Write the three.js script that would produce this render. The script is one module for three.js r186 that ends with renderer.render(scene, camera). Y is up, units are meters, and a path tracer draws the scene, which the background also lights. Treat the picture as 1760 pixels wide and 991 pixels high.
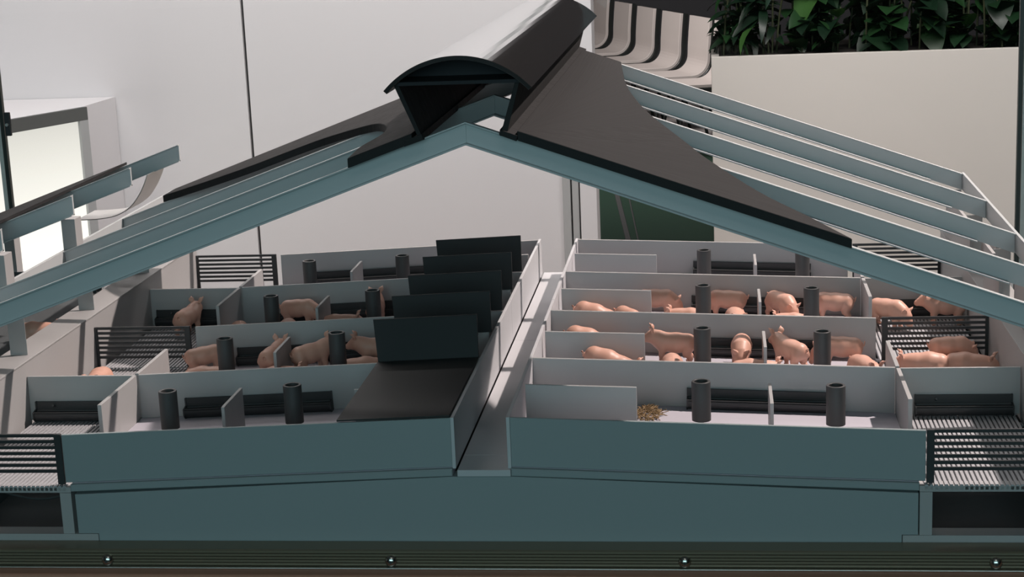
import * as THREE from 'three';
import { mergeGeometries } from 'three/addons/utils/BufferGeometryUtils.js';
import { RoundedBoxGeometry } from 'three/addons/geometries/RoundedBoxGeometry.js';
import { MarchingCubes } from 'three/addons/objects/MarchingCubes.js';
import { RectAreaLightUniformsLib } from 'three/addons/lights/RectAreaLightUniformsLib.js';

// ------------------------------------------------------------------ camera, light, exposure
const scene = new THREE.Scene();
const camera = new THREE.PerspectiveCamera(19.084, 1760 / 991, 0.05, 60);
camera.position.set(0.16857, 0.39365, 1.15089);
camera.rotation.order = 'YXZ';
camera.rotation.set(-0.22268, 0.12249, -0.0426);

const renderer = new THREE.WebGLRenderer({ antialias: true });
renderer.toneMapping = THREE.LinearToneMapping;
renderer.toneMappingExposure = 1.0;
renderer.shadowMap.enabled = true;
RectAreaLightUniformsLib.init();
scene.background = new THREE.Color(0x050505);

const FLOOR_Y = -1.25, CEIL_Y = 2.45;
const KEY = new THREE.Vector3(1.6, 2.25, -0.92);
const KEY_POWER = 32;
const CEIL_POWER = 1.1;
const WASH_POWER = 15.5;
const FRONT_LIGHT_POWER = 2.4;

// ------------------------------------------------------------------ helpers
let seed = 7;
const rnd = () => { seed = (seed * 1664525 + 1013904223) >>> 0; return seed / 4294967296; };
const rr = (a, b) => a + (b - a) * rnd();
const used = {};
function numbered(n) {
  const k = used[n] = (used[n] === undefined ? 0 : used[n] + 1);
  return k ? `${n}_${String(k).padStart(3, '0')}` : n;
}
function mesh(name, geo, mat, parent) {
  if (Array.isArray(geo)) geo = geo.length > 1 ? mergeGeometries(geo.map(plain)) : geo[0];
  const m = new THREE.Mesh(geo, mat);
  m.name = name; m.castShadow = m.receiveShadow = true;
  if (parent) parent.add(m);
  return m;
}
function plain(g) {
  const q = g.index ? g.toNonIndexed() : g.clone();
  for (const k of Object.keys(q.attributes)) if (!['position', 'normal', 'uv'].includes(k)) q.deleteAttribute(k);
  return q;
}
// puts a thing built in scene coordinates onto its own base point and adds it to the scene
function finish(o, label, category, group, kind) {
  o.updateMatrixWorld(true);
  const b = new THREE.Box3().setFromObject(o);
  const c = new THREE.Vector3((b.min.x + b.max.x) / 2, b.min.y, (b.min.z + b.max.z) / 2);
  const seen = new Set();
  o.traverse(m => {
    if (m.isMesh && !seen.has(m.geometry)) { seen.add(m.geometry); m.geometry.translate(-c.x, -c.y, -c.z); }
  });
  o.position.copy(c);
  return tag(o, label, category, group, kind);
}
function tag(o, label, category, group, kind) {
  o.name = numbered(o.name);
  if (label) o.userData.label = label;
  if (category) o.userData.category = category;
  if (group) o.userData.group = group;
  if (kind || label) o.userData.kind = kind || 'thing';
  scene.add(o);
  return o;
}
const grp = name => { const g = new THREE.Group(); g.name = name; return g; };
function box(x0, x1, y0, y1, z0, z1, r = 0) {
  const w = Math.abs(x1 - x0), h = Math.abs(y1 - y0), d = Math.abs(z1 - z0);
  const g = r ? new RoundedBoxGeometry(w, h, d, 1, Math.min(r, w * .45, h * .45, d * .45)) : new THREE.BoxGeometry(w, h, d);
  g.translate((x0 + x1) / 2, (y0 + y1) / 2, (z0 + z1) / 2);
  return g;
}
function prismZ(pts, z0, z1, bevel = 0) {          // outline in x-y, drawn out along z
  const s = new THREE.Shape(pts.map(p => new THREE.Vector2(p[0], p[1])));
  const d = Math.abs(z1 - z0), zl = Math.min(z0, z1);
  const g = new THREE.ExtrudeGeometry(s, { depth: d - 2 * bevel, bevelEnabled: bevel > 0, bevelSize: bevel, bevelOffset: -bevel, bevelThickness: bevel, bevelSegments: 1, curveSegments: 12 });
  g.translate(0, 0, zl + bevel);
  return g;
}
function prismX(pts, x0, x1, bevel = 0) {          // outline in z-y, drawn out along x
  const g = prismZ(pts.map(p => [-p[0], p[1]]), 0, Math.abs(x1 - x0), bevel);
  g.rotateY(Math.PI / 2);
  g.translate(Math.min(x0, x1), 0, 0);
  return g;
}
function tube(points, r, seg = 8, n = 24) {
  return new THREE.TubeGeometry(new THREE.CatmullRomCurve3(points.map(p => new THREE.Vector3(...p))), n, r, seg, false);
}
const ordinal = ['front', 'second', 'third', 'fourth', 'rearmost'];

// ------------------------------------------------------------------ materials
function noiseTexture(size, lo, hi, cell, s) {
  const keep = seed; seed = s;
  const grid = [];
  const n = Math.floor(size / cell);
  for (let i = 0; i < n * n; i++) grid.push(rnd());
  const data = new Uint8Array(size * size * 4);
  for (let y = 0; y < size; y++) for (let x = 0; x < size; x++) {
    const fx = x / cell, fy = y / cell, ix = Math.floor(fx), iy = Math.floor(fy);
    const tx = fx - ix, ty = fy - iy;
    const g = (a, b) => grid[((b % n) * n) + (a % n)];
    const v = (g(ix, iy) * (1 - tx) + g(ix + 1, iy) * tx) * (1 - ty) + (g(ix, iy + 1) * (1 - tx) + g(ix + 1, iy + 1) * tx) * ty;
    const q = Math.round(255 * (lo + (hi - lo) * (v * .75 + rnd() * .25)));
    data.set([q, q, q, 255], (y * size + x) * 4);
  }
  seed = keep;
  const t = new THREE.DataTexture(data, size, size);
  t.magFilter = THREE.LinearFilter; t.minFilter = THREE.LinearFilter;
  t.wrapS = t.wrapT = THREE.RepeatWrapping;
  t.needsUpdate = true;
  return t;
}
const grain = noiseTexture(128, .75, 1, 4, 11);
grain.repeat.set(8, 8);
const M = {};
const std = (c, rough, o = {}) => new THREE.MeshStandardMaterial({ color: c, roughness: rough, ...o });
M.plastic = std(new THREE.Color().setRGB(.405, .395, .395), .55, { roughnessMap: grain });
M.plasticWhite = std(new THREE.Color().setRGB(.56, .56, .58), .5);
M.aisle = std(new THREE.Color().setRGB(.55, .55, .57), .5);
M.penFloor = std(new THREE.Color().setRGB(.5, .48, .54), .6);
M.base = std(new THREE.Color().setRGB(.3, .345, .355), .55, { roughnessMap: grain });  // blue grey; its teal tint also holds cool light on the front
M.slat = std(new THREE.Color().setRGB(.42, .42, .44), .5);
M.beam = std(new THREE.Color().setRGB(.52, .54, .55), .45);
M.dark = std(new THREE.Color().setRGB(.034, .034, .036), .5);
M.darkTube = std(new THREE.Color().setRGB(.058, .057, .058), .45);
M.lid = std(new THREE.Color().setRGB(.017, .018, .019), .6);
M.sheet = new THREE.MeshPhysicalMaterial({ color: new THREE.Color().setRGB(.031, .0302, .031), roughness: .9, specularIntensity: .3, roughnessMap: grain });
M.cap = new THREE.MeshPhysicalMaterial({ color: new THREE.Color().setRGB(.2, .188, .188), metalness: .9, roughness: .1, clearcoat: .6, clearcoatRoughness: .08 });
M.capInside = std(new THREE.Color().setRGB(.01, .011, .015), .7);
M.steel = std(new THREE.Color().setRGB(.72, .7, .67), .38, { metalness: 1 });
M.rail = std(new THREE.Color().setRGB(.27, .225, .16), .38, { metalness: .5 });
M.screw = std(new THREE.Color().setRGB(.6, .57, .53), .22, { metalness: 1 });
M.wood = std(new THREE.Color().setRGB(.52, .25, .17), .45);
M.pig = std(new THREE.Color().setRGB(.68, .375, .285), .45);
M.eye = std(new THREE.Color().setRGB(.2, .08, .05), .5);
M.wall = std(new THREE.Color().setRGB(.73, .715, .725), .8);
M.joint = std(new THREE.Color().setRGB(.05, .05, .05), .8);
M.pillar = std(new THREE.Color().setRGB(.42, .43, .43), .5);
M.cream = std(new THREE.Color().setRGB(.72, .675, .625), .7);
M.boxFrame = std(new THREE.Color().setRGB(.1, .105, .1), .6);
M.carpet = std(new THREE.Color().setRGB(.008, .036, .019), 1);
M.hallFloor = std(new THREE.Color().setRGB(.55, .5, .48), .45);
M.hallWall = std(new THREE.Color().setRGB(.05, .05, .055), .8);
M.ceiling = std(new THREE.Color().setRGB(.16, .16, .16), .9);
M.chair = std(new THREE.Color().setRGB(.55, .49, .46), .6);
M.chairShell = std(new THREE.Color().setRGB(.012, .014, .013), .4);
M.soil = std(new THREE.Color().setRGB(.02, .016, .012), .95);
M.leaf = [[.007, .028, .01], [.012, .045, .013], [.005, .02, .009], [.04, .11, .025]].map(c => std(new THREE.Color().setRGB(...c), .4, { side: THREE.DoubleSide }));
M.stem = std(new THREE.Color().setRGB(.05, .06, .025), .7);
M.straw = std(new THREE.Color().setRGB(.3, .2, .1), .8);
M.glass = new THREE.MeshPhysicalMaterial({ color: 0xffffff, roughness: 0.02, transmission: 1, thickness: 0, ior: 1.15 });
M.seal = std(new THREE.Color().setRGB(.03, .035, .03), .4);
M.edge = std(new THREE.Color().setRGB(.62, .62, .58), .35);
M.cavity = std(new THREE.Color().setRGB(.09, .1, .105), .7);
M.lampBody = std(new THREE.Color().setRGB(.03, .03, .03), .5);

// ------------------------------------------------------------------ the hall
const struct = (name, geo, mat) => { const m = mesh(name, geo, mat); return finish(m, null, null, null, 'structure'); };
struct('floor', box(-6, 6, FLOOR_Y - .12, FLOOR_Y, -15, 4.2), M.hallFloor);
struct('ceiling', box(-6, 6, CEIL_Y, CEIL_Y + .12, -15, 4.2), M.ceiling);  // unseen; dark tone chosen so the ridge cap reflects little
struct('wall_left', box(-6.12, -6, FLOOR_Y, CEIL_Y, -15, 4.2), M.wall);
struct('wall_right', box(6, 6.12, FLOOR_Y, CEIL_Y, -15, 4.2), M.hallWall);  // out of view, kept dark to hold cap reflections low
struct('wall_rear', box(-6, 6, FLOOR_Y, CEIL_Y, -15.12, -15), M.hallWall);
struct('wall_front', box(-6, 6, FLOOR_Y, CEIL_Y, 4.2, 4.32), M.hallWall);  // out of view, dark to keep reflections in the pane weak
// white partition wall with a dark joint between its panels
{
  const w = grp('wall_back');
  mesh('panel', box(-5.2, -.9837, FLOOR_Y, CEIL_Y, -3.06, -3), M.wall, w);
  mesh('panel', box(-.9763, -.207, FLOOR_Y, CEIL_Y, -3.06, -3), M.wall, w);
  mesh('joint_strip', box(-.99, -.97, FLOOR_Y, CEIL_Y, -3.03, -3.012), M.joint, w);
  finish(w, null, null, null, 'structure');
  const p = grp('pillar');
  mesh('post', box(-.2065, -.187, FLOOR_Y, CEIL_Y, -3.08, -2.992, .002), M.pillar, p);
  mesh('post', box(-.183, -.1665, FLOOR_Y, CEIL_Y, -3.08, -2.99, .002), M.pillar, p);
  mesh('joint_strip', box(-.187, -.161, FLOOR_Y, CEIL_Y, -3.07, -3.004), M.joint, p);
  mesh('facing_board', box(-.163, -.122, FLOOR_Y, CEIL_Y, -3.08, -2.985, .002), M.wall, p);
  finish(p, null, null, null, 'structure');
}
// dark green carpet laid over the far end of the light floor
{
  const lay = (s, label) => {
    const g = prismZ(s.map(p => [p[0], -p[1]]), 0, .008);
    g.rotateX(-Math.PI / 2); g.translate(0, FLOOR_Y, 0);
    finish(mesh('carpet', g, M.carpet), label, 'carpet');
  };
  lay([[-.3354, -11.94], [.1377, -10.22], [2.6, -4.4], [2.2, -3.9], [-3, -3.9], [-3, -11.2]], 'dark green carpet on the hall floor between pillar and planter');
  lay([[1.1, .1], [5.9, .1], [5.9, 4.1], [-5.9, 4.1], [-5.9, .1]], 'unseen dark green carpet added before the display table to dim reflections');  // out of view, added to darken what the back pane reflects
  const strip = (a, b, w) => {
    const dx = b[0] - a[0], dz = b[1] - a[1], L = Math.hypot(dx, dz);
    const q = new RoundedBoxGeometry(w, .008, L, 1, .003);
    q.rotateY(Math.atan2(dx, dz)); q.translate((a[0] + b[0]) / 2, FLOOR_Y + .012, (a[1] + b[1]) / 2);
    return q;
  };
  finish(mesh('cable_cover', strip([-.43, -8.8], [-.2, -6.4], .026), M.joint), 'broad black cable cover lying on the dark green carpet', 'cable cover');
  finish(mesh('cable', strip([-.335, -8.5], [-.16, -6.4], .008), M.joint), 'thin black cable lying on the dark green carpet', 'cable');
}
// unseen ceiling lamps, placed to give soft light on model and hall
function panelLamp(x, z, w, d, power, label, colour = 0xfff4ec) {
  const t = grp('unseen_ceiling_light');
  const y = CEIL_Y - .03;
  mesh('housing', box(x - w / 2 - .03, x + w / 2 + .03, y, CEIL_Y, z - d / 2 - .03, z + d / 2 + .03), M.ceiling, t);
  mesh('diffuser', box(x - w / 2, x + w / 2, y - .008, y, z - d / 2, z + d / 2), std(0xffffff, .6, { emissive: colour, emissiveIntensity: 1.2 }), t);
  finish(t, label, 'lamp');
  const l = new THREE.RectAreaLight(colour, power, w, d);
  l.position.set(x, y - .02, z); l.rotation.x = -Math.PI / 2;
  scene.add(l);
}
panelLamp(-.6, -1.2, 1.6, .8, CEIL_POWER, 'unseen flat ceiling light above the barn model');
panelLamp(.4, 2.2, 1.2, .6, CEIL_POWER * .3, 'unseen flat ceiling light behind the photographer');
// unseen wall washers, placed to light wall, planter and chairs, not the model
function washer(at, aim, w, h, power, label, colour = 0xfffaf8) {
  const t = grp('unseen_washer');
  const m = new THREE.Matrix4().lookAt(new THREE.Vector3(...at), new THREE.Vector3(...aim), new THREE.Vector3(0, 1, 0));
  const put = g => { g.applyMatrix4(m); g.translate(...at); return g; };
  mesh('housing', put(box(-w / 2 - .02, w / 2 + .02, -h / 2 - .02, h / 2 + .02, .012, .07)), M.lampBody, t);
  mesh('diffuser', put(box(-w / 2, w / 2, -h / 2, h / 2, .002, .0118)), std(0xffffff, .6, { emissive: colour, emissiveIntensity: 1.5 }), t);
  mesh('rod', box(at[0] - .01, at[0] + .01, at[1] + h * .3, CEIL_Y, at[2] + .06, at[2] + .08), M.lampBody, t);
  finish(t, label, 'lamp');
  const l = new THREE.RectAreaLight(colour, power, w, h);
  l.position.set(...at); l.lookAt(...aim);
  scene.add(l);
}
washer([-1.0, 1.75, -1.75], [-.75, -.15, -3], 2.2, .3, WASH_POWER, 'unseen hanging lamp placed to light the white partition wall');
washer([.9, 1.75, -2.0], [.75, -.25, -3.3], 1.3, .3, WASH_POWER * 1.42, 'unseen hanging lamp placed to light the cream planter');
washer([-1.4, 1.7, -8.4], [-.2, -.6, -11], 1.6, .4, WASH_POWER * 3.9, 'unseen hanging lamp placed to light the row of pale chairs');
// unseen track spotlight, placed to throw the hard light on the model
{
  const t = grp('unseen_spotlight');
  const dir = new THREE.Vector3(0, 0, -.28).sub(KEY).normalize();
  const q = new THREE.Quaternion().setFromUnitVectors(new THREE.Vector3(0, -1, 0), dir);
  const put = (g, off) => { g.translate(0, off, 0); g.applyQuaternion(q); g.translate(KEY.x, KEY.y, KEY.z); return g; };
  mesh('can', put(new THREE.CylinderGeometry(.045, .05, .16, 24, 1, true), .09), std(0x222222, .5, { side: THREE.DoubleSide }), t);
  mesh('lens', put(new THREE.CylinderGeometry(.04, .04, .006, 24), .03), std(0xffffff, .5, { emissive: 0xfff0e6, emissiveIntensity: 4 }), t);
  mesh('stem', box(KEY.x + .06, KEY.x + .08, KEY.y + .1, CEIL_Y, KEY.z - .01, KEY.z + .01), M.lampBody, t);
  finish(t, 'unseen black track spotlight aimed down at the barn model', 'lamp');
  const s = new THREE.SpotLight(0xfff0e8, KEY_POWER, 0, .42, .4, 2);
  s.position.copy(KEY).addScaledVector(dir, .01);
  s.target.position.set(0, 0, -.28);
  s.castShadow = true; s.shadow.radius = 1.6; s.shadow.mapSize.set(2048, 2048);
  scene.add(s, s.target);
}
// unseen cool glowing panel behind the camera, placed to light the front faces
{
  const t = grp('unseen_front_light');
  mesh('panel_frame', box(-1.55, 1.95, .2, 1.75, 4.12, 4.17), M.lampBody, t);
  mesh('light_panel', box(-1.5, 1.9, .25, 1.7, 4.11, 4.12), std(0x0a0a0a, .5, { emissive: 0x7fccd8, emissiveIntensity: .5 }), t);
  finish(t, 'large unseen light panel behind the photographer, placed to light the model front', 'screen');
  const l = new THREE.RectAreaLight(new THREE.Color().setRGB(.6, .93, 1), FRONT_LIGHT_POWER, 3.4, 1.45);
  l.position.set(.2, .975, 4.09);
  scene.add(l);
}
// wedge-shaped light box standing out of the white wall
{
  const A = [-1.5235, -2.383], B = [-1.331, -2.8], C = [-1.3216, -2.998], D = [-2.1, -2.998], E = [-2.1, -2.383];   // plan
  const yT = -.0457, yB = FLOOR_Y;
  const t = grp('light_box');
  const s = new THREE.Shape([A, B, C, D, E].map(p => new THREE.Vector2(p[0], -p[1])));
  const body = new THREE.ExtrudeGeometry(s, { depth: yT - yB, bevelEnabled: false });
  body.rotateX(-Math.PI / 2); body.translate(0, yB, 0);
  mesh('cabinet', body, M.wall, t);
  const u = new THREE.Vector2(B[0] - A[0], B[1] - A[1]), L = u.length();
  const face = (x0, x1, y0, y1, d0, d1) => {                 // on the front face, x from the right-hand corner B
    const g = box(L - x1, L - x0, y0, y1, d0, d1);
    g.rotateY(Math.atan2(-u.y, u.x)); g.translate(A[0], 0, A[1]);
    return g;
  };
  mesh('frame_bar', face(0, L, yT - .031, yT - .0005, .0002, .012), M.boxFrame, t);
  mesh('frame_bar', face(0, .027, yB + .3, yT - .0312, .0002, .012), M.pillar, t);
  const rows = 64, data = new Uint8Array(rows * 4);
  for (let i = 0; i < rows; i++) { const v = i / (rows - 1), q = 1 - .42 * Math.pow(v, 1.6); data.set([255 * q, 250 * q, 228 * q, 255], i * 4); }
  const ramp = new THREE.DataTexture(data, 1, rows); ramp.magFilter = THREE.LinearFilter; ramp.needsUpdate = true;
  const glow = std(0x101010, .6, { emissive: 0xffffff, emissiveMap: ramp, emissiveIntensity: 1.25 });
  const pg = face(.0272, L, yT - .5, yT - .0312, .0002, .005);
  mesh('glowing_panel', pg, glow, t);
  mesh('lower_panel', face(.0272, L, yB + .3, yT - .5005, .0002, .005), M.wall, t);
  finish(t, 'glowing white light box with grey frame standing out of the white wall', 'light box');
  const l = new THREE.RectAreaLight(new THREE.Color().setRGB(1, .97, .86), .8, L - .03, .46);
  l.position.set((A[0] + B[0]) / 2 + .012, yT - .27, (A[1] + B[1]) / 2 + .006);
  l.lookAt(l.position.x - u.y, l.position.y, l.position.z + u.x);
  scene.add(l);
}

// ------------------------------------------------------------------ table and showcase
{
  const d = grp('display_table');
  mesh('plinth', box(-.95, .75, FLOOR_Y, -.0765, -.85, .016), M.wood, d);
  mesh('top_board', box(-.95, .75, -.0764, -.0626, -.85, .0035), M.cavity, d);
  finish(d, 'display table with dark grey top and reddish wooden sides under the barn model', 'table');
  const t = grp('edge_rail');
  const prof = [[.004, -.0535], [.02, -.0535]];
  for (let i = 0; i < 5; i++) { const y = -.0543 - i * .0023; prof.push([.0215, y], [.0215, y - .0015], [.0198, y - .0019], [.0198, y - .002]); }
  prof.push([.0215, -.0658], [.004, -.0658]);
  mesh('ribbed_profile', prismX(prof, -.95, .75), M.rail, t);
  for (const x of [-.4838, -.2747, -.0655, .1427, .3543, .565]) {
    const g = new THREE.SphereGeometry(.0046, 20, 12, 0, Math.PI * 2, 0, Math.PI / 2);
    g.rotateX(Math.PI / 2); g.scale(1, 1, .8); g.translate(x, -.0615, .0212);
    const s = mesh('screw', g, M.screw, t);
    const c = new THREE.CylinderGeometry(.0011, .0011, .0004, 6); c.rotateX(Math.PI / 2); c.translate(x, -.0615, .0248);
    mesh('socket', c, M.joint, s);
  }
  const lip = box(-.95, .75, -.0669, -.0659, .004, .0245, .0004);
  mesh('base_lip', lip, M.steel, t);
  finish(t, 'dark ribbed metal rail with dome screws along the table edge', 'rail');
  finish(mesh('table_edge', box(-.95, .75, -.12, -.0671, .0162, .036, .003), M.wood), 'reddish wooden edge board below the ribbed metal rail', 'board');
}
{
  const t = grp('glass_showcase');
  mesh('back_pane', box(-.635, .488, -.0624, .292, -.7225, -.7195), M.glass, t);
  for (const [x, s] of [[.4905, 1], [-.6385, -1]]) {
    mesh('seal', box(x - .002, x + .002, -.0624, .292, -.724, -.718), M.seal, t);
    mesh('glass_edge', box(x + s * .0028, x + s * .0075, -.0624, .292, -.7235, -.7185), M.edge, t);
  }
  const c = mesh('clip', box(-.6345, -.6275, .155, .182, -.7185, -.7145, .001), M.dark, t);
  mesh('bolt', (() => { const g = new THREE.CylinderGeometry(.0018, .0018, .003, 12); g.rotateX(Math.PI / 2); g.translate(-.631, .168, -.7135); return g; })(), M.steel, c);
  finish(t, 'clear glass showcase back with dark sealed edges behind the barn model', 'glass case');
}

// ------------------------------------------------------------------ barn: base
const P = .16;                                                // pen pitch along the aisle
const fl = x => Math.abs(x) < .305 ? .0012 - .0405 * Math.max(0, Math.abs(x) - .021) : -.0116;
const wt = x => .0377 - .0385 * Math.max(0, Math.abs(x) - .02);
const side = s => s < 0 ? 'left' : 'right';
for (const s of [-1, 1]) {
  const pts = [[s * .021, .0012], [s * .3048, fl(.3049)], [s * .3048, fl(.3049) - .0058], [s * .021, -.0046]];
  finish(mesh('pen_floor', prismZ(pts, -.645, -.0005, .0003), M.penFloor), `pale sloping pen floor slab ${s < 0 ? 'left' : 'right'} of the barn aisle`, 'floor slab');
}
{
  const t = grp('aisle_floor');
  for (const [a, b] of [[.004, -.03], [-.0303, -.3597], [-.36, -.6495]].slice(0)) mesh('floor_tile', box(-.0174, .0208, -.0046, .0002, b, a, .0003), M.aisle, t);
  mesh('dark_gap_sheet', box(-.024, .0208, -.0075, -.0055, -.6495, .0025), M.joint, t);  // dark sheet added so the gap beside the aisle wall reads black
  finish(t, 'pale tiled floor of the straight aisle through the barn model', 'floor');
}
{
  // front facing panel with stepped lower corners
  const pts = [[-.3022, -.0181], [-.021, -.005], [.021, -.005], [.3042, -.0177], [.3042, -.0484], [.2932, -.0484], [.2932, -.0612], [-.2868, -.0612], [-.2868, -.0484], [-.3022, -.0484]];
  const bp = grp('base_panel');
  mesh('board', prismZ(pts, -.01, .003, .0003), M.base, bp);
  for (const s of [-1, 1]) mesh('ledge_strip', prismZ([[s * .021, .001], [s * .3048, fl(.3049) - .0002], [s * .3048, fl(.3049) - .0056], [s * .021, -.0046]], -.0004, .0036, .0006), M.base, bp);
  finish(bp, 'wide blue grey front panel with a narrow ledge under the pens above the metal rail', 'panel');
  for (const s of [-1, 1]) {
    const t = grp('channel_frame');
    const X = (a, b) => s > 0 ? [a, b] : [-b, -a];
    const bx = (a, b, y0, y1, z0, z1) => { const [p, q] = X(a, b); return box(p, q, y0, y1, z0, z1, .0003); };
    mesh('post', bx(.305, .3137, -.0486, -.017, -.012, .003), M.plastic, t);
    mesh('lower_beam', bx(s > 0 ? .2936 : .2872, .42, -.0612, -.0487, -.012, .003), M.plastic, t);
    mesh('upper_beam', bx(.3049, .42, -.0168, -.0125, -.008, .003), M.plastic, t);
    mesh('end_post', bx(.398, .42, -.0486, -.017, -.012, .003), M.plastic, t);
    finish(t, `blue grey frame around the dark channel opening at the ${side(s)} end of the base`, 'frame');
    const c = grp('manure_channel');
    mesh('inner_wall', bx(.296, .3, -.061, -.0175, -.64, -.0125), M.cavity, c);
    mesh('outer_wall', bx(.405, .419, -.061, -.0175, -.64, -.0125), M.cavity, c);
    mesh('end_wall', bx(.3, .405, -.061, -.0175, -.64, -.632), M.cavity, c);
    mesh('channel_bed', bx(.3, .405, -.0625, -.0605, -.632, -.0125), M.cavity, c);
    finish(c, `dark grey channel under the slats seen through the ${side(s)} base opening`, 'channel');
  }
  finish(mesh('cable', tube([[-.402, -.03, -.06], [-.375, -.0365, -.05], [-.35, -.0405, -.05], [-.325, -.038, -.06], [-.301, -.035, -.07]], .0011, 8, 40), M.joint), 'black cable sagging inside the left base opening', 'cable');
}
// slatted floors: fine bars, too thin to pick apart singly
for (const s of [-1, 1]) for (let k = 0; k < 4; k++) {
  const t = grp('slatted_floor');
  const z1 = -k * P + (k ? -.003 : .003), z0 = -(k + 1) * P + .0005;
  const bars = [];
  for (let x = .3085; x < .3965; x += .0034) {
    const a = s > 0 ? x : -x - .0021;
    bars.push(box(a, a + .0021, -.0152, -.0116, z0, z1));
  }
  const b = mesh('slat_bars', bars, M.slat, t);
  b.userData.kind = 'stuff';
  for (const z of [z0 + .012, (z0 + z1) / 2, z1 - .014]) mesh('cross_beam', box(s > 0 ? .305 : -.4, s > 0 ? .4 : -.305, -.0168, -.0153, z - .003, z + .003), M.slat, t);
  finish(t, `grey slatted dung floor of the ${['front', 'second', 'third', 'rearmost'][k]} pen along the ${side(s)} outer wall`, 'slatted floor');
}

// ------------------------------------------------------------------ barn: pen walls
const T = .0026;
for (const s of [-1, 1]) {
  for (let k = 0; k < 5; k++) {
    const x1 = k === 0 ? .3092 : .3045, z = -k * P;
    const x0 = .0212;
    const dn = k === 0 ? 0.0003 : 0;
    const pts = [[s * x0, fl(x0) + dn], [s * x1, fl(Math.min(x1, .3049)) + dn], [s * x1, wt(x1)], [s * x0, wt(x0)]];
    finish(mesh('pen_wall', prismZ(pts, z - T, z, .0003), k ? M.plastic : M.base), `grey sloping cross wall, ${['front one', 'second from the front', 'third from the front', 'fourth from the front', 'rearmost one'][k]} on the ${side(s)} of the aisle`, 'wall', 'cross walls of the pens');  // front walls take the teal tint, standing for dimmer cool light there
    if (k === 1 || k === 3) {
      finish(mesh('dung_wall', box(s * .3085, s * .3995, -.0112, .0262, z - T, z, .0003), M.plastic), `short grey wall across the ${side(s)} dung strip, ${k === 1 ? 'nearer' : 'farther'} of the two`, 'wall', 'walls across the dung strips');
    }
  }
  // aisle wall
  const a = grp('aisle_wall');
  const xi = s < 0 ? -.0212 : .0212;
  for (const [z0, z1] of [[-.3595, .0008], [-.6435, -.36]]) mesh('wall_board', box(s < 0 ? xi - 0 : xi - .0026 + .0026, s < 0 ? xi + .0026 : xi - .0026 + 0, s < 0 ? .0003 : .0013 - .001, .0382, z0, z1, .0003), M.plasticWhite, a);
  finish(a, `long pale low wall on the ${side(s)} side of the aisle`, 'wall');
  // partitions between pens and dung strip
  for (const [z0, z1, n] of [[-.1574, -.0735, 0], [-.2415, -.1632, 1], [-.4775, -.4, 2], [-.565, -.4832, 3]])
    finish(mesh('partition', box(s * .305, s * .3082, -.0108, .0272, z0, z1, .0003), M.plastic), `short grey partition beside the ${side(s)} dung strip in the ${['front', 'second', 'third', 'rearmost'][n]} pen`, 'partition', 'partitions beside the dung strips');
  for (let k = 0; k < 4; k++) {
    const z = -k * P - P / 2;
    const pts = [[s * .0238, fl(.0238)], [s * .1072, fl(.1072)], [s * .1072, .0358], [s * .0238, .0388]];
    finish(mesh('creep_wall', prismZ(pts, z - .0024, z, .0003), M.plastic), `half-length grey wall at the aisle in the ${['front', 'second', 'third', 'rearmost'][k]} ${side(s)} pen`, 'wall', 'half-length walls at the aisle');
  }
}

// ------------------------------------------------------------------ barn: gates of horizontal bars
{
  const build = () => {
    const t = grp('barred_gate');
    mesh('gate_post', box(0, .0052, .0003, .0388, -.003, 0, .0003), M.dark, t);
    mesh('gate_post', box(.0878, .093, .0003, .0388, -.003, 0, .0003), M.dark, t);
    const bar = box(.0052, .0878, 0, .0023, -.0024, -.0006);
    for (let i = 0; i < 7; i++) { const m = mesh('bar', bar, M.dark, t); m.position.y = .0365 - i * .00455; }
    return t;
  };
  const proto = build();
  for (const s of [-1, 1]) for (const k of [0, 2, 4]) {
    const g = proto.clone();
    g.name = 'barred_gate';
    g.position.set(s > 0 ? .3098 : -.4028, -.0116, -k * P + (k ? 0 : .0005));
    if (s > 0 && k > 0) g.position.x = .3095;
    tag(g, `dark gate of horizontal bars across the ${side(s)} dung strip, ${k === 0 ? 'the front one' : k === 2 ? 'the middle one' : 'the rearmost one'}`, 'gate', 'barred gates across the dung strips');
  }
  const y = proto.clone(); y.name = 'barred_gate'; y.position.set(-.517, -.0125, -.642);
  tag(y, 'dark barred gate at the back of the outdoor run beyond the left wall', 'gate', 'barred gates across the dung strips');
}

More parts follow.
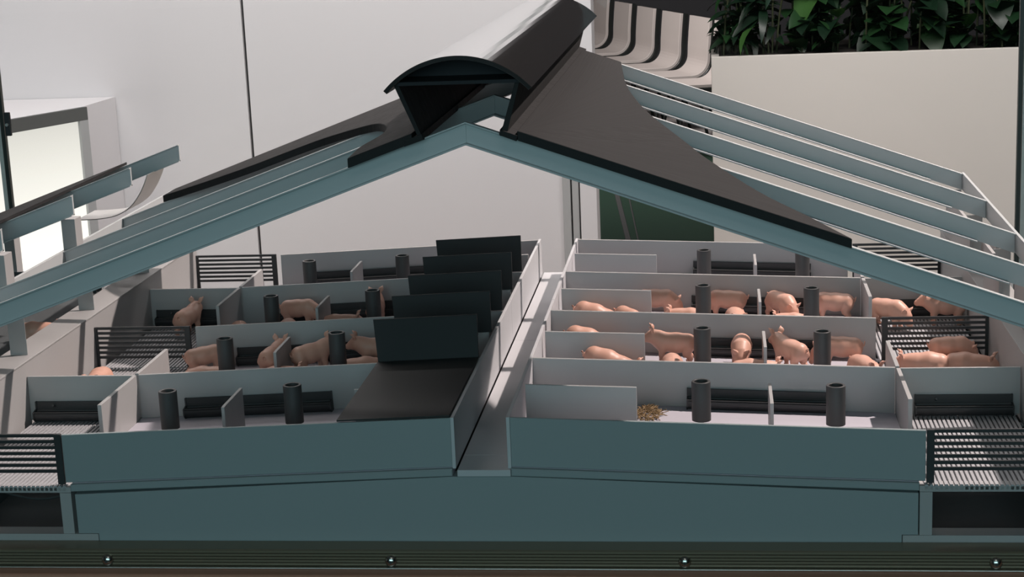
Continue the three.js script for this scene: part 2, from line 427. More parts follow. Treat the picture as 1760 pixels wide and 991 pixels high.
// ------------------------------------------------------------------ barn: troughs, feeder tubes, dividers
{
  const prof = () => {
    const p = [[0, .0005], [0, .0165], [.0026, .0165], [.0026, .0102], [.0034, .0095]];
    for (let i = 0; i <= 10; i++) { const a = Math.PI * i / 10; }
    p.push([.0036, .0088], [.0108, .0088], [.0124, .0083]);
    for (let i = 1; i <= 7; i++) { const a = -Math.PI / 2 * i / 7 * 1.05; p.push([.0052 + .0074 * Math.cos(a), .0082 + .0076 * Math.sin(a)]); }
    return p;
  };
  const make = (len) => {
    const t = grp('feed_trough');
    mesh('gutter', prismX(prof().map(p => [p[0] * .8, p[1]]), -len / 2, len / 2, .0002), M.dark, t);
    mesh('rim', box(-len / 2, len / 2, .0089, .0095, .0085, .0097), M.darkTube, t);
    for (const q of [-1, 1]) mesh('end_cap', prismX([[.0003, .0008], [.0003, .0168], [.0028, .0168], [.0029, .0106], [.0103, .0094], [.0103, .004], [.007, .0008]], q * len / 2 - .0006, q * len / 2 + .0006), M.dark, t);
    return t;
  };
  const long = make(.122), short = make(.0735);
  mesh('peg', (() => { const g = new THREE.CylinderGeometry(.0009, .0009, .0035, 10); g.rotateX(1.1); g.translate(-.021, .0135, .0036); return g; })(), M.darkTube, short);
  const rows = ['front', 'second', 'third', 'rearmost'];
  for (const s of [-1, 1]) for (let k = 1; k < 5; k++) {
    const g = long.clone(); g.name = 'feed_trough';
    g.position.set(s * .204, fl(.204) - .0008, -k * P + .0003);
    g.rotation.z = -s * .0405;
    tag(g, `long dark feed trough on the back wall of the ${rows[k - 1]} ${side(s)} pen`, 'trough', 'long feed troughs');
    if (k === 1 || k === 3) {
      const d = short.clone(); d.name = 'feed_trough';
      d.position.set(s * .3565, -.0114, -k * P + .0003);
      tag(d, `short dark trough above the ${side(s)} slats on the ${k === 1 ? 'nearer' : 'farther'} dung wall`, 'trough', 'short troughs above the slats');
    }
  }
  const tubeThing = () => {
    const t = grp('feeder_tube');
    const pts = [[.0071, 0], [.0071, .0296], [.0068, .03], [.0053, .03], [.005, .0296], [.005, .001], [.0052, 0], [.0071, 0]].map(p => new THREE.Vector2(...p));
    const g = new THREE.LatheGeometry(pts, 32); g.translate(0, .0145, 0);
    mesh('pipe', g, M.darkTube, t);
    const f = new THREE.CylinderGeometry(.0016, .0016, .02, 12); f.translate(0, .0102, 0);
    mesh('stem', f, M.dark, t);
    const b = new THREE.CylinderGeometry(.0045, .0048, .0012, 20); b.translate(0, .0006, 0);
    mesh('foot', b, M.dark, t);
    const c = new THREE.CylinderGeometry(.0051, .0051, .0012, 20); c.translate(0, .0195, 0);
    mesh('bottom_plate', c, M.dark, t);
    return t;
  };
  const tb = tubeThing();
  for (const s of [-1, 1]) for (let k = 0; k < 4; k++) for (const [x, w] of [[.155, 'nearer the aisle'], [.2535, 'nearer the outer wall']]) {
    const g = tb.clone(); g.name = 'feeder_tube';
    g.position.set(s * x, fl(x) + .0001, -(k + .5) * P);
    tag(g, `dark upright feeder tube ${w} in the ${rows[k]} ${side(s)} pen`, 'feeder tube', 'upright feeder tubes');
  }
  for (const s of [-1, 1]) for (let k = 0; k < 4; k++) {
    const z = -k * P;
    const pts = [[z - .118, fl(.2065)], [z - .066, fl(.2065)], [z - .066, .0268], [z - .069, .0272], [z - .118, .0272]];
    finish(mesh('trough_divider', prismX(pts, s * .2065 - .0013, s * .2065 + .0013, .0002), M.plastic), `small upright grey plate between the two tubes of the ${rows[k]} ${side(s)} pen`, 'divider', 'small upright plates between the tubes');
  }
}
// dark creep lids on the left
{
  const t = mesh('creep_hatch', prismZ([[-.1036, .0352], [-.0218, .0384], [-.0218, .0396], [-.1036, .0364]], -.1575, -.0008), M.lid);
  finish(t, 'dark lid lying flat over the front left pen beside the aisle', 'lid');
  const nth = ['front one', 'second', 'third', 'fourth', 'rearmost'];
  [-.158, -.24, -.32, -.40, -.48].forEach((z, i) => {
    const g = grp('creep_hatch');
    mesh('board', prismZ([[-.1036, .0354], [-.0217, .0386], [-.0217, .0742], [-.1056, .071]], z - .0026, z - .0006, .0003), M.lid, g);
    for (const x of [-.088, -.037]) { const h = new THREE.CylinderGeometry(.0009, .0009, .008, 10); h.rotateZ(Math.PI / 2 + .038); h.translate(x, .0362 + (.0884 + x) * .038 * .6, z - .0002); mesh('hinge', h, M.dark, g); }
    finish(g, `dark lid standing upright beside the aisle, ${i === 0 ? 'the front one' : i === 4 ? 'the rearmost one' : nth[i] + ' from the front'} of the raised lids`, 'lid', 'raised dark lids');
  });
}
// straw heap
{
  const gs = [];
  for (let i = 0; i < 150; i++) {
    const r = Math.sqrt(rnd()), a = rr(0, 6.28), x = .113 + r * .011 * Math.cos(a), z = -.137 + r * .017 * Math.sin(a);
    const g = new THREE.CylinderGeometry(.00035, .0003, rr(.004, .011), 5);
    g.rotateZ(Math.PI / 2 + rr(-.5, .5)); g.rotateY(rr(0, 6.28));
    g.translate(x, fl(x) + .0012 + (1 - r) * .006 * rnd(), z);
    gs.push(g);
  }
  const m = mesh('straw', gs, M.straw);
  finish(m, 'small heap of yellow straw on the front right pen floor', 'straw', null, 'stuff');
}

// ------------------------------------------------------------------ barn: outer walls, yard, roof frame
const slope = .3535;
const roofY = x => .248 - slope * Math.abs(x);
for (const s of [-1, 1]) {
  const t = grp('outer_wall');
  const bx = (a, b, y0, y1, z0, z1) => s > 0 ? box(a, b, y0, y1, z0, z1, .0004) : box(-b, -a, y0, y1, z0, z1, .0004);
  mesh('parapet', bx(.4, .428, -.0165, .0375, -.645, .003), M.plastic, t);
  mesh('sill', bx(.3995, .4285, .0376, .0393, -.645, .003), M.plastic, t);
  for (let k = 0; k < 5; k++) mesh('post', bx(.4055, .4205, .0394, .082, -k * P - (k ? .0205 : .02) + (k === 4 ? .016 : 0), -k * P + (k ? -.02 + .018 : 0) - (k ? .018 : 0) + (k === 4 ? .016 : 0) - .0), M.plastic, t);
  if (s > 0) {
    mesh('shutter', bx(.402, .405, .0394, .082, -.62, -.452), M.plastic, t);
    mesh('shutter', bx(.412, .415, .0394, .082, -.449, -.366), M.plastic, t);
    mesh('shutter', bx(.402, .405, .0394, .082, -.366, -.285), M.plastic, t);
    mesh('shutter', bx(.412, .415, .0394, .082, -.27, -.205), M.plastic, t);
  }
  finish(t, `${s < 0 ? 'left' : 'right'} outer wall of the barn with sill and window posts`, 'wall');
  const e = grp('eave_board');
  mesh('fascia', bx(.4205, .4232, .0825, .0997, -.645, .004), M.beam, e);
  mesh('gutter_floor', bx(.4233, .436, .0825, .0845, -.645, .004), M.beam, e);
  finish(e, `long grey eave board closing the rafter ends on the ${side(s)}`, 'board');
}
// five portal rafters
for (let k = 0; k < 5; k++) {
  const t = grp('portal_rafter');
  const z = -k * P;
  const X = .4203;
  for (const s of [-1, 1]) {
    const web = [[0, roofY(0)], [s * X, roofY(X)], [s * X, roofY(X) - .0172], [0, roofY(0) - .0155]];
    mesh('web', prismZ(web, z - .003, z, .0002), M.beam, t);
    const tf = [[0, roofY(0) + .0001], [s * X, roofY(X) + .0001], [s * X, roofY(X) - .0011], [0, roofY(0) - .0011]];
    mesh('top_flange', prismZ(tf, z + .0001, z + .0034, .0002), M.beam, t);
    const xb = .388;
    const bf = [[0, roofY(0) - .0143], [s * xb, roofY(xb) - .0158], [s * xb, roofY(xb) - .0171], [0, roofY(0) - .0156]];
    mesh('bottom_flange', prismZ(bf, z + .0001, z + (k ? .0095 : .0052), .0002), M.beam, t);
  }
  finish(t, `blue grey gabled roof rafter, ${['the front one', 'second from the front', 'third from the front', 'fourth from the front', 'the rearmost one'][k]} of five`, 'rafter', 'gabled roof rafters');
}
// cut-away roof sheets
function sheet(s, outline, label) {
  // outline in (|x|, z); the sheet lies on the rafters
  const sh = new THREE.Shape();
  outline.forEach((p, i) => i ? sh.lineTo(p[0], p[1]) : sh.moveTo(p[0], p[1]));
  const g = new THREE.ExtrudeGeometry(sh, { depth: .006, bevelEnabled: true, bevelSize: .0004, bevelOffset: -.0004, bevelThickness: .0004, bevelSegments: 1 });
  const pos = g.attributes.position;
  for (let i = 0; i < pos.count; i++) {
    const x = pos.getX(i), z = pos.getY(i), h = pos.getZ(i);
    pos.setXYZ(i, s * x, roofY(x) + .0004 + h, z);
  }
  if (s > 0) { /* winding flips between the mirrored halves */
    const ix = [...Array(pos.count).keys()];
    for (let i = 0; i < pos.count; i += 3) { const a = [pos.getX(i), pos.getY(i), pos.getZ(i)]; pos.setXYZ(i, pos.getX(i + 2), pos.getY(i + 2), pos.getZ(i + 2)); pos.setXYZ(i + 2, ...a); }
  }
  g.computeVertexNormals();
  finish(mesh('roof_sheet', g, M.sheet), label, 'roof sheet');
}
const smooth = (pts, n) => new THREE.SplineCurve(pts.map(p => new THREE.Vector2(...p))).getPoints(n).map(p => [p.x, p.y]);
sheet(1, [[.0362, .009], [.0362, -.6], ...smooth([[.0745, -.6], [.0871, -.437], [.0999, -.35], [.1131, -.288], [.1264, -.244], [.1455, -.188], [.1622, -.138], [.1985, -.062], [.2313, -.025], [.258, .009]], 40)], 'dark grey roof sheet right of the ridge, cut away in a long curve');
sheet(-1, [[.0362, .009], [.0815, .009], ...smooth([[.084, -.02], [.0863, -.0617], [.0794, -.106], [.0891, -.175], [.1122, -.262], [.1371, -.312], [.1842, -.37], [.2176, -.385], [.267, -.395], [.33, -.44], [.379, -.485]], 40), [.381, -.53], [.0362, -.575]], 'dark grey roof sheet left of the ridge, cut away around the rafters');
// ridge vent
{
  const t = grp('ridge_vent');
  const R = .0680, cx = -.003, cy = .2937 - R;
  const a0 = Math.PI / 2 + .835, a1 = Math.PI / 2 - .835;
  const pts = [];
  for (let i = 0; i <= 32; i++) { const a = a0 + (a1 - a0) * i / 32; pts.push([cx + R * Math.cos(a), cy + R * Math.sin(a)]); }
  for (let i = 32; i >= 0; i--) { const a = a0 + (a1 - a0) * i / 32; pts.push([cx + (R - .003) * Math.cos(a), cy + (R - .003) * Math.sin(a)]); }
  mesh('curved_cap', prismZ(pts, -.66, .012, .0003), M.cap, t);
  mesh('ceiling_plate', box(-.0465, .0395, .2742, .2766, -.645, .0085), M.capInside, t);
  const seg = [];
  for (let i = 2; i <= 30; i++) { const a = a0 + (a1 - a0) * i / 32; seg.push([cx + (R - .0032) * Math.cos(a), Math.max(.2768, cy + (R - .0032) * Math.sin(a))]); }
  mesh('end_plate', prismZ(seg, -.03, -.027), M.capInside, t);
  mesh('side_board', prismZ([[-.0465, .274], [-.0432, .274], [-.0282, .2372], [-.0312, .2372]], -.645, .008, .0002), M.sheet, t);
  mesh('side_board', prismZ([[.0355, .274], [.0385, .274], [.0285, .2385], [.0242, .2385]], -.645, .008, .0002), M.sheet, t);
  mesh('foot_strip', prismZ([[-.0415, .2331], [-.0405, .2374], [-.029, .2416], [-.0282, .2375]].map(p => [p[0], p[1]]), -.645, .0105, .0002), M.sheet, t);
  mesh('foot_strip', prismZ([[.0238, .2395], [.0245, .2432], [.0362, .2388], [.0354, .235]], -.645, .0105, .0002), M.sheet, t);
  finish(t, 'glossy dark ridge vent with curved cap on top of the roof', 'ridge vent');
}
// yard and canopy beyond the left wall
{
  const t = grp('outdoor_run');
  mesh('yard_floor', box(-.63, -.4285, -.0624, -.013, -.645, -.05), M.cavity, t);
  mesh('yard_wall', box(-.63, -.626, -.0129, .012, -.645, -.05), M.plastic, t);
  mesh('end_wall', box(-.6258, -.518, -.0129, .012, -.645, -.642), M.cavity, t);
  finish(t, 'dark outdoor run with low walls beyond the left outer wall', 'yard');
  const cs = .3535;
  for (let k = 1; k < 5; k++) {
    const c = grp('canopy_rafter');
    const z = -k * P, X0 = -.4085, X1 = -.62;
    const y = x => .1495 - cs * (X0 - x);
    const w = .0175;
    mesh('web', prismZ([[X0, y(X0)], [X1, y(X1)], [X1, y(X1) - w], [X0 - .0, y(X0) - w]], z - .003, z, .0002), k === 4 ? M.beam : M.beam, c);
    mesh('top_flange', prismZ([[X0, y(X0) + .001], [X1, y(X1) + .001], [X1, y(X1)], [X0, y(X0)]], z - .003, z + .0034), M.beam, c);
    mesh('bottom_flange', prismZ([[X0, y(X0) - w + .001], [X1, y(X1) - w + .001], [X1, y(X1) - w], [X0, y(X0) - w]], z - .003, z + .005), M.beam, c);
    if (k < 3) mesh('post', box(-.4225, -.4095, .0998, y(-.4225) - w + .001, z - .0195, z - .0032, .0003), M.plastic, c);
    mesh('outer_post', box(-.619, -.607, -.0128, y(-.619) - w + .001, z - .0195, z - .0032, .0003), M.plastic, c);
    finish(c, `grey canopy rafter on a short post over the left eave, ${['the front one', 'second from the front', 'third from the front', 'the rearmost one'][k - 1]}`, 'rafter', 'canopy rafters over the left eave');
  }
  const sh = [];
  const sx0 = -.47, sx1 = -.62, yy = x => .1508 - cs * (-.4085 - x);
  sh.push(prismZ([[sx0, yy(sx0) + .0002], [sx1, yy(sx1) + .0002], [sx1, yy(sx1) + .003], [sx0, yy(sx0) + .003]], -.645, -.15));
  finish(mesh('canopy_sheet', sh, M.sheet), 'thin dark roof sheet lying on the canopy rafters at the left', 'roof sheet');
  // bent metal strip hanging under the rearmost canopy rafter
  const strip = [];
  const pth = new THREE.SplineCurve([[-.436, .1225], [-.440, .113], [-.4475, .1], [-.458, .088], [-.474, .079], [-.494, .0755], [-.52, .0745]].map(p => new THREE.Vector2(...p))).getPoints(30);
  const outer = pth.map(p => [p.x, p.y]), inner = pth.map((p, i) => {
    const q = pth[Math.min(i + 1, 30)], r = pth[Math.max(i - 1, 0)], d = new THREE.Vector2(q.x - r.x, q.y - r.y).normalize();
    return [p.x + d.y * .0009, p.y - d.x * .0009];
  });
  strip.push(prismZ([...outer, ...inner.reverse()], -.668, -.61));
  finish(mesh('bent_metal_strip', strip, M.steel), 'shiny curved metal strip hanging under the canopy at the left', 'metal strip');
}

// ------------------------------------------------------------------ pigs
function sdfGeometry(half, res, balls, caps, cuts, k) {
  const mc = new MarchingCubes(res, new THREE.MeshBasicMaterial(), false, false, 90000);
  mc.isolation = 0;
  const { size, size2, halfsize } = mc;
  const smin = (a, b, kk) => { const h = Math.max(kk - Math.abs(a - b), 0) / kk; return Math.min(a, b) - h * h * kk * .25; };
  for (let iz = 0; iz < size; iz++) for (let iy = 0; iy < size; iy++) for (let ix = 0; ix < size; ix++) {
    const x = (ix - halfsize) / halfsize * half, y = (iy - halfsize) / halfsize * half, z = (iz - halfsize) / halfsize * half;
    let d = 1e3;
    for (const c of caps) {
      const [ax, ay, az, ar, bx, by, bz, br, kk, fl0] = c;
      let px = x - ax, py = y - ay, pz = z - az, ux = bx - ax, uy = by - ay, uz = bz - az;
      const L2 = ux * ux + uy * uy + uz * uz;
      let h = (px * ux + py * uy + pz * uz) / L2; h = h < 0 ? 0 : h > 1 ? 1 : h;
      px -= ux * h; py -= uy * h; pz -= uz * h;
      let q;
      if (fl0) { const dn = px * fl0[0] + py * fl0[1] + pz * fl0[2]; const e = dn * (fl0[3] - 1); q = Math.sqrt(px * px + py * py + pz * pz + dn * dn * (fl0[3] * fl0[3] - 1)); }
      else q = Math.sqrt(px * px + py * py + pz * pz);
      q -= ar + (br - ar) * h;
      d = smin(d, q, kk || k);
    }
    mc.field[ix + iy * size + iz * size2] = -d;
  }
  mc.update();
  const n = mc.count;
  const pos = new Float32Array(n * 3), nor = new Float32Array(n * 3);
  for (let i = 0; i < n * 3; i++) { pos[i] = mc.positionArray[i] * half; nor[i] = mc.normalArray[i]; }
  const g = new THREE.BufferGeometry();
  g.setAttribute('position', new THREE.BufferAttribute(pos, 3));
  g.setAttribute('normal', new THREE.BufferAttribute(nor, 3));
  return g;
}
const MM = .001;
// poses in millimetres, head along +x, feet at y = 0 (shifted by -16 inside the field box)
function pigGeometry(pose) {
  const c = [];
  const S = -16;                                              // centre the figure in the box
  const cap = (a, ar, b, br, kk, f) => c.push([a[0], a[1] + S, a[2], ar, b[0], b[1] + S, b[2], br, kk, f]);
  const legs = (list) => { for (const sgn of [-1, 1]) for (const L of list) for (let i = 0; i < L.length - 1; i++) { const p = L[i], q = L[i + 1]; cap([p[0], p[1], p[2] * sgn], p[3], [q[0], q[1], q[2] * sgn], q[3], 1.8); } };
  let head, snout, neck, sh, up, eyeR = 0, tail;
  if (pose === 'lying') {
    cap([-12, 9.2, 0], 8.8, [-3, 9.8, 0], 9.2); cap([-3, 9.8, 0], 9.2, [8, 9.6, 0], 8);
    legs([[[-11, 6, 6, 5], [-3, 3.2, 8.5, 3], [-9, 2.2, 9.6, 2.1], [-3, 2, 9.8, 1.8]], [[8, 6, 5, 4], [6, 2.5, 6.8, 2.2], [14, 2, 6.2, 1.7]]]);
    neck = [14, 10.5, 0]; head = [19, 10.6, 0]; snout = [26.5, 7.4, 0]; sh = [8, 10, 0]; tail = [-20.5, 12, 0];
  } else {
    const kn = pose === 'kneeling';
    cap([-13, 18, 0], 8, [-3, kn ? 15 : 17.6, 0], 8.4); cap([-3, kn ? 15 : 17.6, 0], 8.4, [8, kn ? 10.5 : 18.4, 0], 7.6);
    if (kn) legs([[[-14.5, 15, 4.2, 5], [-12.5, 9.5, 5, 3.1], [-16.2, 5.4, 5, 1.9], [-15, 1.7, 5, 1.8]], [[7, 8, 5, 3.6], [4, 2.4, 6.2, 2.2], [11, 2, 6.2, 1.7]]]);
    else legs([[[-14.5, 15, 4.2, 5], [-12.5, 9.5, 5, 3.1], [-16.2, 5.4, 5, 1.9], [-15, 1.7, 5, 1.8]], [[8, 14, 4, 4], [8.8, 7.5, 4.8, 2.2], [8.4, 1.7, 4.8, 1.8]]]);
    for (const sgn of [-1, 1]) { cap([-14.8, 1, 5 * sgn], 1.6, [-13.4, .9, 5 * sgn], 1.4, 1); if (!kn) cap([8.6, 1, 4.8 * sgn], 1.6, [10, .9, 4.8 * sgn], 1.4, 1); }
    tail = [-20.5, 20.5, 0]; sh = [8, 18.6, 0];
    if (pose === 'kneeling') sh = [8, 11, 0];
    if (kn) { neck = [14, 9.5, 0]; head = [18.5, 8, 0]; snout = [25.5, 4, 0]; }
    else if (pose === 'standing') { neck = [13, 21.5, 0]; head = [17, 23, 0]; snout = [24.6, 20, 0]; }
    else { neck = [14, 15.5, 0]; head = [18, 11.5, 0]; snout = [22.5, 4.6, 0]; }
  }
  const dir = new THREE.Vector3(snout[0] - head[0], snout[1] - head[1], 0).normalize();
  cap(sh, 7.4, neck, 6, 4); cap(neck, 6, head, 5.2, 4);
  cap(head, 5.1, [head[0] + dir.x * 4.5, head[1] + dir.y * 4.5, 0], 3.6, 3);
  cap([head[0] + dir.x * 4, head[1] + dir.y * 4, 0], 3.1, snout, 2.4, 2);
  cap([snout[0] - dir.x * .3, snout[1] - dir.y * .3, 0], 2.7, [snout[0] + dir.x * .35, snout[1] + dir.y * .35, 0], 2.7, .6, [dir.x, dir.y, 0, 2.2]);
  for (const sgn of [-1, 1]) {                                  // cheeks and ears
    cap([head[0] + dir.x, head[1] + dir.y - 1, 2.6 * sgn], 3, [head[0] + dir.x * 2.6, head[1] + dir.y * 2.6 - 1, 2.2 * sgn], 2.5, 2);
    const up = new THREE.Vector3(-dir.y, dir.x, 0), bk = dir.clone().multiplyScalar(-1);
    if (pose === 'grazing') up.set(.25, .97, 0).normalize(), bk.set(-.2, 0, 0);
    const e0 = [head[0] + up.x * 3.6 + bk.x * 1, head[1] + up.y * 3.6 + bk.y * 1, 3.2 * sgn];
    const e1 = [e0[0] + up.x * 3.4 + bk.x * 1.2, e0[1] + up.y * 3.4 + bk.y * 1.2, 5.2 * sgn];
    const e2 = [e0[0] + up.x * 6.4 + bk.x * .6 + dir.x * 1, e0[1] + up.y * 6.4 + bk.y * .6 + dir.y * 1, 6.6 * sgn];
    cap(e0, 1.9, e1, 2.5, 1.2, [dir.x * .95, dir.y * .95, .3 * sgn, 2.1]); cap(e1, 2.5, e2, .8, .8, [dir.x * .95, dir.y * .95, .3 * sgn, 2.1]);
  }
  const half = 31;
  const g = sdfGeometry(half, 92, null, c, null, 3);
  g.translate(0, -S, 0);
  g.scale(MM, MM, MM);
  const b = new THREE.Box3().setFromBufferAttribute(g.attributes.position);
  g.translate(0, -b.min.y, 0);
  const dy = -b.min.y * 1000;
  const pts = [];
  for (let i = 0; i <= 26; i++) { const a = i / 26 * Math.PI * 2.6; const r = 1.5 + .25 * i / 26; pts.push(new THREE.Vector3((tail[0] + .9 - i * .11) * MM, (tail[1] + dy - 1.2 + r * Math.sin(a) + (i * .04)) * MM, (r * (1 - Math.cos(a)) * .9) * MM)); }
  const tg = new THREE.TubeGeometry(new THREE.CatmullRomCurve3(pts), 40, .00062, 8, false);
  const eyes = [];
  for (const sgn of [-1, 1]) {
    const e = new THREE.SphereGeometry(.55 * MM, 10, 8);
    const up = new THREE.Vector3(-dir.y, dir.x, 0);
    e.translate((head[0] + dir.x * 3.9 + up.x * 1.9) * MM, (head[1] + dir.y * 3.9 + up.y * 1.9 + dy) * MM, 3.25 * sgn * MM);
    eyes.push(e);
  }
  return { g, tg, eyes };
}
const pigProto = {};
for (const pose of ['standing', 'grazing', 'lying', 'kneeling']) {
  const { g, tg, eyes } = pigGeometry(pose);
  const m = mesh('toy_pig', g, M.pig);
  mesh('tail', tg, M.pig, m);
  for (const e of eyes) mesh('eye', e, M.eye, m);
  pigProto[pose] = m;
}
function pig(x, z, pose, deg, label, scale = 1, y = null) {
  const p = pigProto[pose].clone();
  p.name = 'toy_pig';
  p.rotation.order = 'ZYX';
  const sl = Math.abs(x) < .305 ? -.0405 * Math.sign(x) : 0;
  p.rotation.set(0, deg * Math.PI / 180, sl);
  p.position.set(x, (y === null ? fl(x) : y) + .00005 + (sl ? .0001 : 0), z);
  p.scale.setScalar(scale);
  tag(p, label, 'toy pig', 'pink toy pigs in the pens');
}
// second right pen
pig(.058, -.297, 'kneeling', 4, 'pink pig behind the half-length wall of the second right pen, only its back showing', 1.1);
pig(.079, -.2265, 'kneeling', -4, 'pink pig in front of the half-length wall of the second right pen', 1.1);
pig(.128, -.288, 'standing', 180, 'pink pig standing in profile with raised ears left of a tube, second right pen');
pig(.129, -.2415, 'lying', -88, 'small pink back showing under the belly of the profile pig, second right pen');
pig(.187, -.281, 'grazing', -92, 'pink pig with lowered head facing out, left of the small plate, second right pen');
pig(.197, -.2365, 'lying', 4, 'pink pig lying in front of the head-down pig in the second right pen');
pig(.2275, -.2795, 'standing', 128, 'pink pig seen from behind with curly tail and ears up, second right pen', .98);
pig(.2695, -.289, 'grazing', 184, 'pink pig half hidden behind the outer tube of the second right pen');
pig(.289, -.2585, 'lying', -64, 'pink pig lying at the outer end of the second right pen, ear showing', .95);
pig(.341, -.2745, 'lying', 176, 'pink pig lying with raised ears on the right slats before the middle gate');
pig(.3665, -.301, 'grazing', 4, 'shaded pig with lowered head against the bars of the middle gate, right slats', .95);
pig(.3765, -.271, 'lying', -20, 'shaded pink pig lying in front of another by the right outer wall');
// third right pen
pig(.0585, -.387, 'kneeling', -3, 'left of two pig backs showing before the half-length wall, third right pen', 1.1);
pig(.0915, -.3775, 'kneeling', -34, 'right of two pig backs showing before the half-length wall, third right pen', 1.0);
pig(.111, -.452, 'grazing', -4, 'pink pig nosing right from behind the half-length wall, third right pen');
pig(.1745, -.4545, 'grazing', 182, 'pink pig with raised rump behind the inner tube, third right pen');
pig(.14, -.4195, 'lying', 172, 'pink pig lying before the two pigs nose to nose, third right pen', .9);
pig(.1845, -.413, 'lying', -83, 'pink rump lying right of the inner tube, third right pen');
pig(.228, -.4505, 'grazing', -58, 'pink pig with lowered head beside the small plate, third right pen');
pig(.236, -.419, 'lying', 178, 'long pink pig lying flat beside the small plate, third right pen', .8);
pig(.275, -.4555, 'grazing', 180, 'pink pig with its rump right of the outer tube, third right pen');
pig(.3275, -.437, 'grazing', -38, 'pink pig with lowered head on the right slats beyond the middle gate');
pig(.378, -.446, 'standing', 178, 'shaded pink pig on the right slats under the front rafter, beyond the middle gate');
// second left pen
pig(-.286, -.29, 'grazing', 28, 'pink pig left of the outer tube in the second left pen', .95);
pig(-.273, -.243, 'lying', 4, 'pink pig lying at the foot of the outer tube, second left pen');
pig(-.2215, -.279, 'standing', 78, 'shaded pig seen from behind, left of the small plate in the second left pen', .95);
pig(-.207, -.2385, 'lying', 8, 'pale pig back in front of the small plate, second left pen', .9);
pig(-.185, -.276, 'standing', 40, 'shaded pig right of the small plate looking towards a tube, second left pen');
pig(-.13, -.2835, 'standing', 184, 'shaded pig standing right of the inner tube, second left pen');
pig(-.136, -.2475, 'lying', 182, 'shaded pig lying before the standing one at the dark lid, second left pen');
pig(-.372, -.2475, 'lying', -88, 'pink rump lying on the left slats before the middle gate');
// third left pen
pig(-.2385, -.4545, 'grazing', -10, 'shaded pig with lowered head right of the outer tube, third left pen');
pig(-.242, -.411, 'lying', -84, 'shaded rounded pig back before the head-down pig, third left pen', .9);
pig(-.193, -.414, 'lying', 8, 'shaded pig back right of the small plate, third left pen');
pig(-.1615, -.446, 'standing', 97, 'shaded pig hidden behind the inner tube, third left pen');
pig(-.3505, -.445, 'standing', 78, 'pale pig seen from behind with ears up on the left slats');
pig(-.2925, -.4165, 'lying', -86, 'small pale rump beside the partition of the third left pen', .85);
pig(-.502, -.43, 'lying', 5, 'brownish pig lying in the outdoor run beyond the left wall', 1, -.0129);

// ------------------------------------------------------------------ planter with plants
{
  const t = grp('planter');
  const x0 = .1605, x1 = 1.5, zf = -3.3, yT = -.0215;
  mesh('front_board', box(x0, x1, FLOOR_Y, yT, zf - .02, zf, .002), M.cream, t);
  mesh('side_board', box(x0, x0 + .02, FLOOR_Y, yT, zf - .45, zf - .0205), M.cream, t);
  mesh('back_board', box(x0 + .0205, x1, FLOOR_Y, yT - .006, zf - .47, zf - .45), M.cream, t);
  mesh('soil', box(x0 + .0205, x1, yT - .1, yT - .004, zf - .449, zf - .0205), M.soil, t);
  finish(t, 'tall cream planter box behind the right roof slope', 'planter');
}
function leafGeometry(L, W, bend, fold) {
  const n = 6, pos = [], nor = [], uv = [], idx = [];
  for (let i = 0; i <= n; i++) {
    const u = i / n, w = W * Math.pow(Math.sin(Math.PI * Math.pow(u, .75)), .8) * (1 - .15 * u) + (i === n ? 0 : W * .04);
    const a = bend * u, x = L * (bend ? Math.sin(a) / bend : u), y = -L * (bend ? (1 - Math.cos(a)) / bend : 0);
    for (const s of [-1, 0, 1]) { pos.push(x, y + Math.abs(s) * w * fold, s * w); uv.push(u, s * .5 + .5); }
  }
  for (let i = 0; i < n; i++) for (let j = 0; j < 2; j++) { const a = i * 3 + j; idx.push(a, a + 1, a + 3, a + 1, a + 4, a + 3); }
  const g = new THREE.BufferGeometry();
  g.setAttribute('position', new THREE.Float32BufferAttribute(pos, 3)); g.setAttribute('uv', new THREE.Float32BufferAttribute(uv, 2));
  g.setIndex(idx); g.computeVertexNormals();
  return g;
}
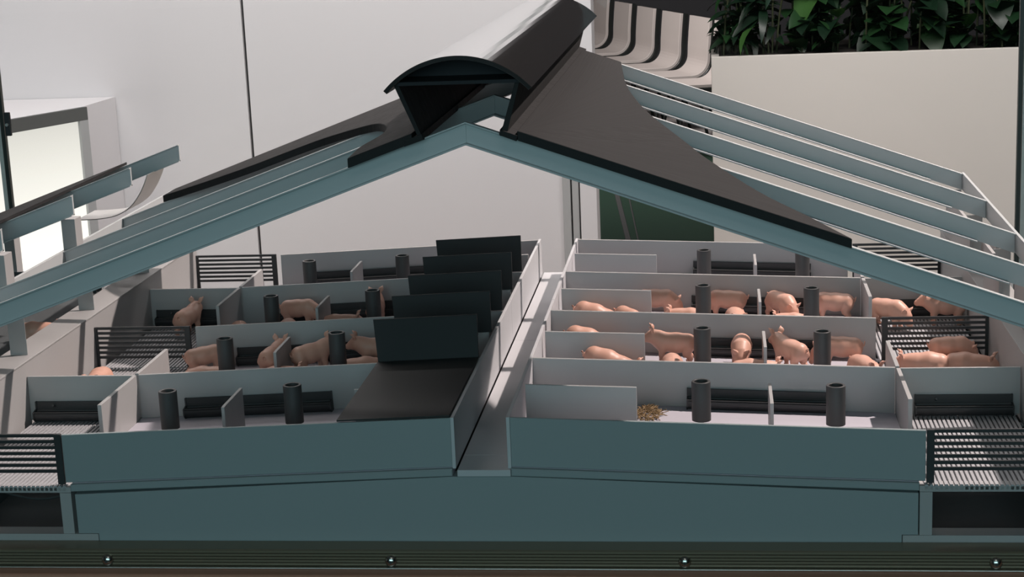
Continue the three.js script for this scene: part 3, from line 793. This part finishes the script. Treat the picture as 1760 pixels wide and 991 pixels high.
{
  const narrow = [[.11, .012, 1.1, .25], [.14, .014, 1.5, .2], [.09, .011, .8, .3]].map(a => leafGeometry(...a));
  const broad = [[.1, .03, .9, .25], [.13, .04, 1.2, .2], [.08, .026, .6, .3]].map(a => leafGeometry(...a));
  function plant(x, z, h, nStem, nLeaf, kind, label) {
    const t = grp('leafy_plant');
    t.position.set(x, -.0254, z);
    const gs = kind === 'narrow' ? narrow : broad;
    for (let i = 0; i < nStem; i++) {
      const a = rr(0, 6.28), lean = rr(.005, .03), hh = h * rr(.25, 1);
      const top = [Math.cos(a) * lean, hh, Math.sin(a) * lean], bx0 = rr(-.075, .075), bz0 = rr(-.06, .06);
      const c = new THREE.CatmullRomCurve3([new THREE.Vector3(bx0, -.004, bz0), new THREE.Vector3(bx0 + top[0] * .3, hh * .5, bz0 + top[2] * .3), new THREE.Vector3(bx0 + top[0], hh, bz0 + top[2])]);
      mesh('stem', new THREE.TubeGeometry(c, 6, .0028, 5), M.stem, t);
      for (let j = 0, tries = 0; j < nLeaf && tries < 80; j++, tries++) {
        const p = c.getPoint(rr(.1, 1));
        const l = mesh('leaf', gs[Math.floor(rnd() * 3)], M.leaf[rnd() < .12 ? 3 : Math.floor(rnd() * 3)], t);
        l.position.copy(p);
        l.rotation.order = 'YZX';
        l.rotation.set(rr(-.5, .5), rr(0, 6.28), rr(-.3, .9));
        l.scale.setScalar(rr(.7, 1.25));
        l.updateMatrix();
        const bb = new THREE.Box3().setFromBufferAttribute(l.geometry.attributes.position).applyMatrix4(l.matrix);
        if (bb.min.x < (x < .3 ? -.13 : -.1) || bb.max.x > .1 || bb.min.y < -.03 || bb.max.z > .17) { t.remove(l); j--; }
      }
    }
    tag(t, label, 'plant', 'plants in the cream planter');
  }
  const spots = [
    [.262, -3.43, 'narrow', 'narrow-leaved dark plant at the left end of the cream planter'],
    [.425, -3.44, 'broad', 'dark broad-leaved plant, second from the left in the cream planter'],
    [.59, -3.43, 'broad', 'broad-leaved plant in the middle of the cream planter'],
    [.755, -3.44, 'broad', 'dark broad-leaved plant, left neighbour of the one at the showcase edge'],
    [.92, -3.43, 'broad', 'dark leafy plant before the upright showcase edge in the cream planter'],
  ];
  for (const [x, z, kind, label] of spots) plant(x, z, .26, 14, kind === 'narrow' ? 9 : 8, kind, label);
}
// ------------------------------------------------------------------ stacking chairs in the hall
{
  // side profile: back top -> seat front, seat along +x of the chair, width along z
  const path = [];
  const add = (x, y) => path.push(new THREE.Vector2(x, y));
  add(-.03, .84); add(-.02, .74); add(-.012, .64);
  for (let i = 0; i <= 8; i++) { const a = Math.PI + Math.PI / 2 * i / 8; add(.115 + .125 * Math.cos(a), .585 + .125 * Math.sin(a)); }
  add(.25, .462); add(.38, .468); add(.43, .46);
  const off = d => path.map((p, i) => {
    const q = path[Math.min(i + 1, path.length - 1)], r = path[Math.max(i - 1, 0)], t = new THREE.Vector2(q.x - r.x, q.y - r.y).normalize();
    return [p.x - t.y * d, p.y + t.x * d];
  });
  const layer = (d0, d1, w) => { const g = prismZ([...off(d0), ...off(d1).reverse()], -w / 2, w / 2, .003); return g; };
  const build = () => {
    const t = grp('shell_chair');
    mesh('pad', layer(0, .022, .4), M.chair, t);
    mesh('shell', layer(-.032, -.001, .41), M.chairShell, t);
    for (const [x, z] of [[.36, .17], [.36, -.17], [.05, .17], [.05, -.17]]) mesh('leg', tube([[x * .8 + .03, .43, z * .8], [x + (x > .2 ? .03 : -.05), .012, z * 1.1]], .011, 8, 3), M.chairShell, t);
    for (const z of [-.14, .14]) mesh('seat_bar', tube([[.05, .425, z], [.34, .425, z]], .012, 8, 2), M.chairShell, t);
    return t;
  };
  const proto = build();
  const row = [[.2325, -9.77], [.068, -10.3], [-.129, -10.86], [-.33, -11.47], [-.533, -12.13], [-.74, -12.8]];
  const names = ['nearest chair of the row, cut by the planter edge', 'second chair of the row counted from the planter', 'third chair of the row counted from the planter', 'fourth chair of the row counted from the planter', 'fifth chair of the row counted from the planter', 'farthest chair of the row, behind the ridge vent'];
  row.forEach(([x, z], i) => {
    const c = proto.clone(); c.name = 'shell_chair';
    c.position.set(x, FLOOR_Y, z); c.rotation.y = Math.PI + .34;
    tag(c, `pale shell chair with dark underside, ${names[i]}`, 'chair', 'pale shell chairs beyond the roof');
  });
}
scene.traverse(o => { if (o.isMesh) { o.castShadow = true; o.receiveShadow = true; } });
renderer.render(scene, camera);
